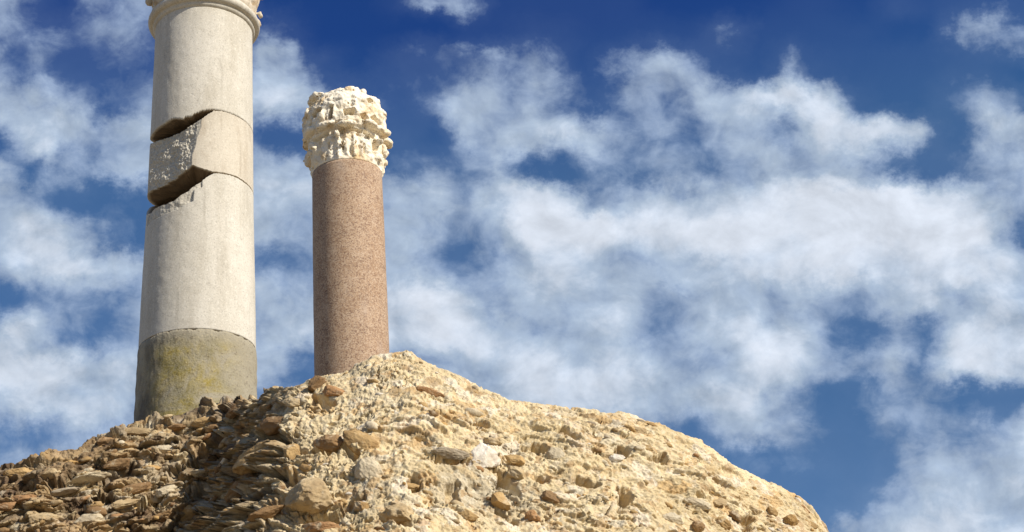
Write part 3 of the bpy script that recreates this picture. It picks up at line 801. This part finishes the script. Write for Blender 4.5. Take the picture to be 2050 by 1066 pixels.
STONES = [
    (622, 995, 122, 78, 14, 'tan', .75, .7, .25), (505, 922, 112, 58, 12, 'ochre', .7, .7, .2), (487, 972, 100, 46, 24, 'brown', .6, .6, .7), (548, 852, 100, 44, -14, 'brown', .6, .6, .6),
    (722, 886, 104, 50, -38, 'ochre', .45, .4, .7), (660, 886, 66, 38, -4, 'brown', .3, .6, .5), (636, 768, 56, 40, 35, 'brown', .5, .6, .7), (668, 786, 56, 26, -18, 'red', .5, .6, .6),
    (800, 1026, 66, 42, -10, 'tan', .6, .7, .5), (727, 1016, 44, 30, -50, 'ochre', .5, .6, .6), (738, 942, 78, 54, -48, 'cream', .3, .5, .8), (818, 976, 54, 26, -14, 'ochre', .35, .5, .6),
    (900, 909, 78, 24, -4, 'grey', .5, .7, .5), (866, 786, 66, 20, -22, 'red', .35, .5, .8), (882, 856, 38, 24, -12, 'orange', .4, .6, .6), (985, 886, 44, 20, -12, 'tan', .55, .6, .5),
    (968, 918, 62, 74, -48, 'white', .2, .4, .7), (1034, 922, 48, 22, -8, 'ochre', .5, .5, .7), (1034, 946, 60, 34, -46, 'tan', .4, .5, .8), (1000, 1002, 56, 34, -42, 'ochre', .55, .6, .6),
    (1114, 912, 46, 34, -30, 'cream', .3, .5, .7), (1100, 998, 52, 30, -30, 'brown', .35, .6, .7), (1062, 1036, 36, 30, -30, 'red', .4, .6, .6), (936, 1034, 48, 30, -20, 'ochre', .4, .5, .6),
    (1270, 862, 60, 22, -24, 'tan', .45, .5, .8), (1300, 902, 46, 24, -28, 'ochre', .4, .5, .8), (1234, 918, 40, 20, 10, 'white', .45, .5, .8), (1400, 1010, 66, 30, -24, 'cream', .4, .5, .7),
    (1442, 1006, 34, 18, 24, 'tan', .5, .5, .7), (1398, 1056, 26, 28, -60, 'brown', .5, .6, .5), (1448, 1050, 40, 24, -50, 'ochre', .5, .6, .6), (1474, 1034, 34, 16, -50, 'brown', .4, .6, .6),
    (1582, 1044, 36, 34, -60, 'orange', .6, .6, .6), (1546, 1024, 30, 20, -40, 'ochre', .5, .6, .6), (1510, 1020, 40, 18, -35, 'tan', .45, .5, .7), (1350, 1040, 52, 28, -30, 'cream', .4, .5, .7),
    (1610, 1020, 40, 14, -38, 'red', .5, .5, .7), (1622, 1050, 36, 16, -40, 'ochre', .5, .5, .7), (430, 1002, 38, 18, -8, 'white', .7, .7, .6), (46, 1000, 66, 26, 8, 'red', .5, .6, .6),
    (14, 1014, 44, 22, 12, 'red', .5, .6, .6), (302, 938, 40, 20, -6, 'orange', .6, .6, .5), (246, 906, 52, 24, 10, 'tan', .5, .6, .7), (404, 946, 62, 14, 8, 'cream', .7, .8, .5),
    (184, 958, 84, 12, 24, 'cream', .6, .9, .8), (130, 985, 70, 14, 24, 'grey', .6, .9, .8), (236, 930, 70, 30, 20, 'brown', .5, .7, .8), (96, 950, 50, 26, 18, 'tan', .5, .6, .8),
    (40, 946, 60, 30, 14, 'ochre', .5, .6, .8), (140, 930, 56, 22, 20, 'orange', .5, .6, .8), (330, 900, 54, 24, 14, 'cream', .45, .6, .8), (210, 884, 50, 24, 24, 'brown', .4, .6, .9),
    (268, 864, 70, 20, 8, 'tan', .45, .6, .9), (350, 856, 56, 18, 6, 'brown', .45, .6, .9), (412, 846, 60, 30, 20, 'ochre', .4, .5, .8), (470, 824, 52, 26, 40, 'brown', .5, .6, .9),
    (270, 980, 80, 26, 28, 'brown', .45, .6, .8), (330, 985, 50, 24, 30, 'cream', .4, .6, .8), (250, 1010, 66, 22, 26, 'tan', .5, .6, .8), (380, 1028, 60, 40, 20, 'ochre', .5, .6, .7),
    (450, 1042, 44, 40, 40, 'grey', .6, .6, .4), (530, 1030, 100, 22, 28, 'brown', .6, .9, .8), (314, 1040, 90, 20, 28, 'brown', .5, .8, .8), (180, 1040, 60, 34, 14, 'cream', .3, .5, .8),
    (90, 1040, 70, 40, 6, 'tan', .3, .5, .8), (30, 1052, 60, 26, 4, 'cream', .3, .5, .8), (584, 905, 40, 44, -30, 'ochre', .5, .6, .6), (640, 1056, 90, 26, -6, 'red', .5, .6, .8),
    (590, 808, 60, 22, -16, 'tan', .45, .6, .8), (520, 812, 50, 20, 30, 'white', .45, .5, .8),
]
for k, (px, py, wd, ht, ang, tone, out, dep, angu) in enumerate(STONES):
    place(px, py, wd, ht, ang, 100 + k, tone, out, dep, angu)
# loose gravel pressed into the mortar
def gravel(n, seed):
    rs = np.random.default_rng(seed); VV, FF, TT = [], [], []; tn = list(TONES.values()); pr = np.array([.16, .22, .10, .04, .30, .12, .05, .05]); pr /= pr.sum(); prl = np.array([.28, .2, .3, .08, .06, .02, .03, .03]); prl /= prl.sum()
    base = ICO2; off = 0
    for k in range(n):
        px = rs.uniform(-150, 1700); cy = crest(px); py = cy + 2 + (1130 - cy) * rs.uniform(0, 1) ** 1.1
        if py > 1160 or py < cy: continue
        p, n_ = on_ruin(px, py)
        L = px < np.interp(py, RIDGE_Y, RIDGE_X)
        if rs.random() < (.45 if L else .65): continue
        s = rs.gamma(2.0, .0036) + .003
        if L: s *= 1.35
        s = min(s, .038)
        ang = math.radians((22 if L else -30) + rs.normal(0, 22))
        a = Rv * math.cos(ang) + Uv * math.sin(ang); a = a - n_ * (a @ n_); a /= np.linalg.norm(a); b = np.cross(n_, a)
        v_ = base * (1 + .4 * (_h(np.arange(len(base)), np.full(len(base), k), np.zeros(len(base), int), 3) / 4294967296.0 - .5))[:, None]
        v_ = v_[:, 0:1] * a * s * rs.uniform(.9, 1.5) + v_[:, 1:2] * b * s * rs.uniform(.4, .8) + v_[:, 2:3] * n_ * s * rs.uniform(.4, .7)
        VV.append(v_ - n_ * s * .05 + p); FF.append(ICO2F + off); off += len(base)
        TT.append(np.repeat((np.array(tn[rs.choice(8, p=(prl if L else pr))]) * rs.uniform(.85, 1.15))[None, :], len(base), 0))
    o = mesh_obj("gravel", np.concatenate(VV), np.concatenate(FF), M_STONE, ruin, True, {'tone': np.concatenate(TT)})
    o['kind'] = 'stuff'
gravel(1100, 3)
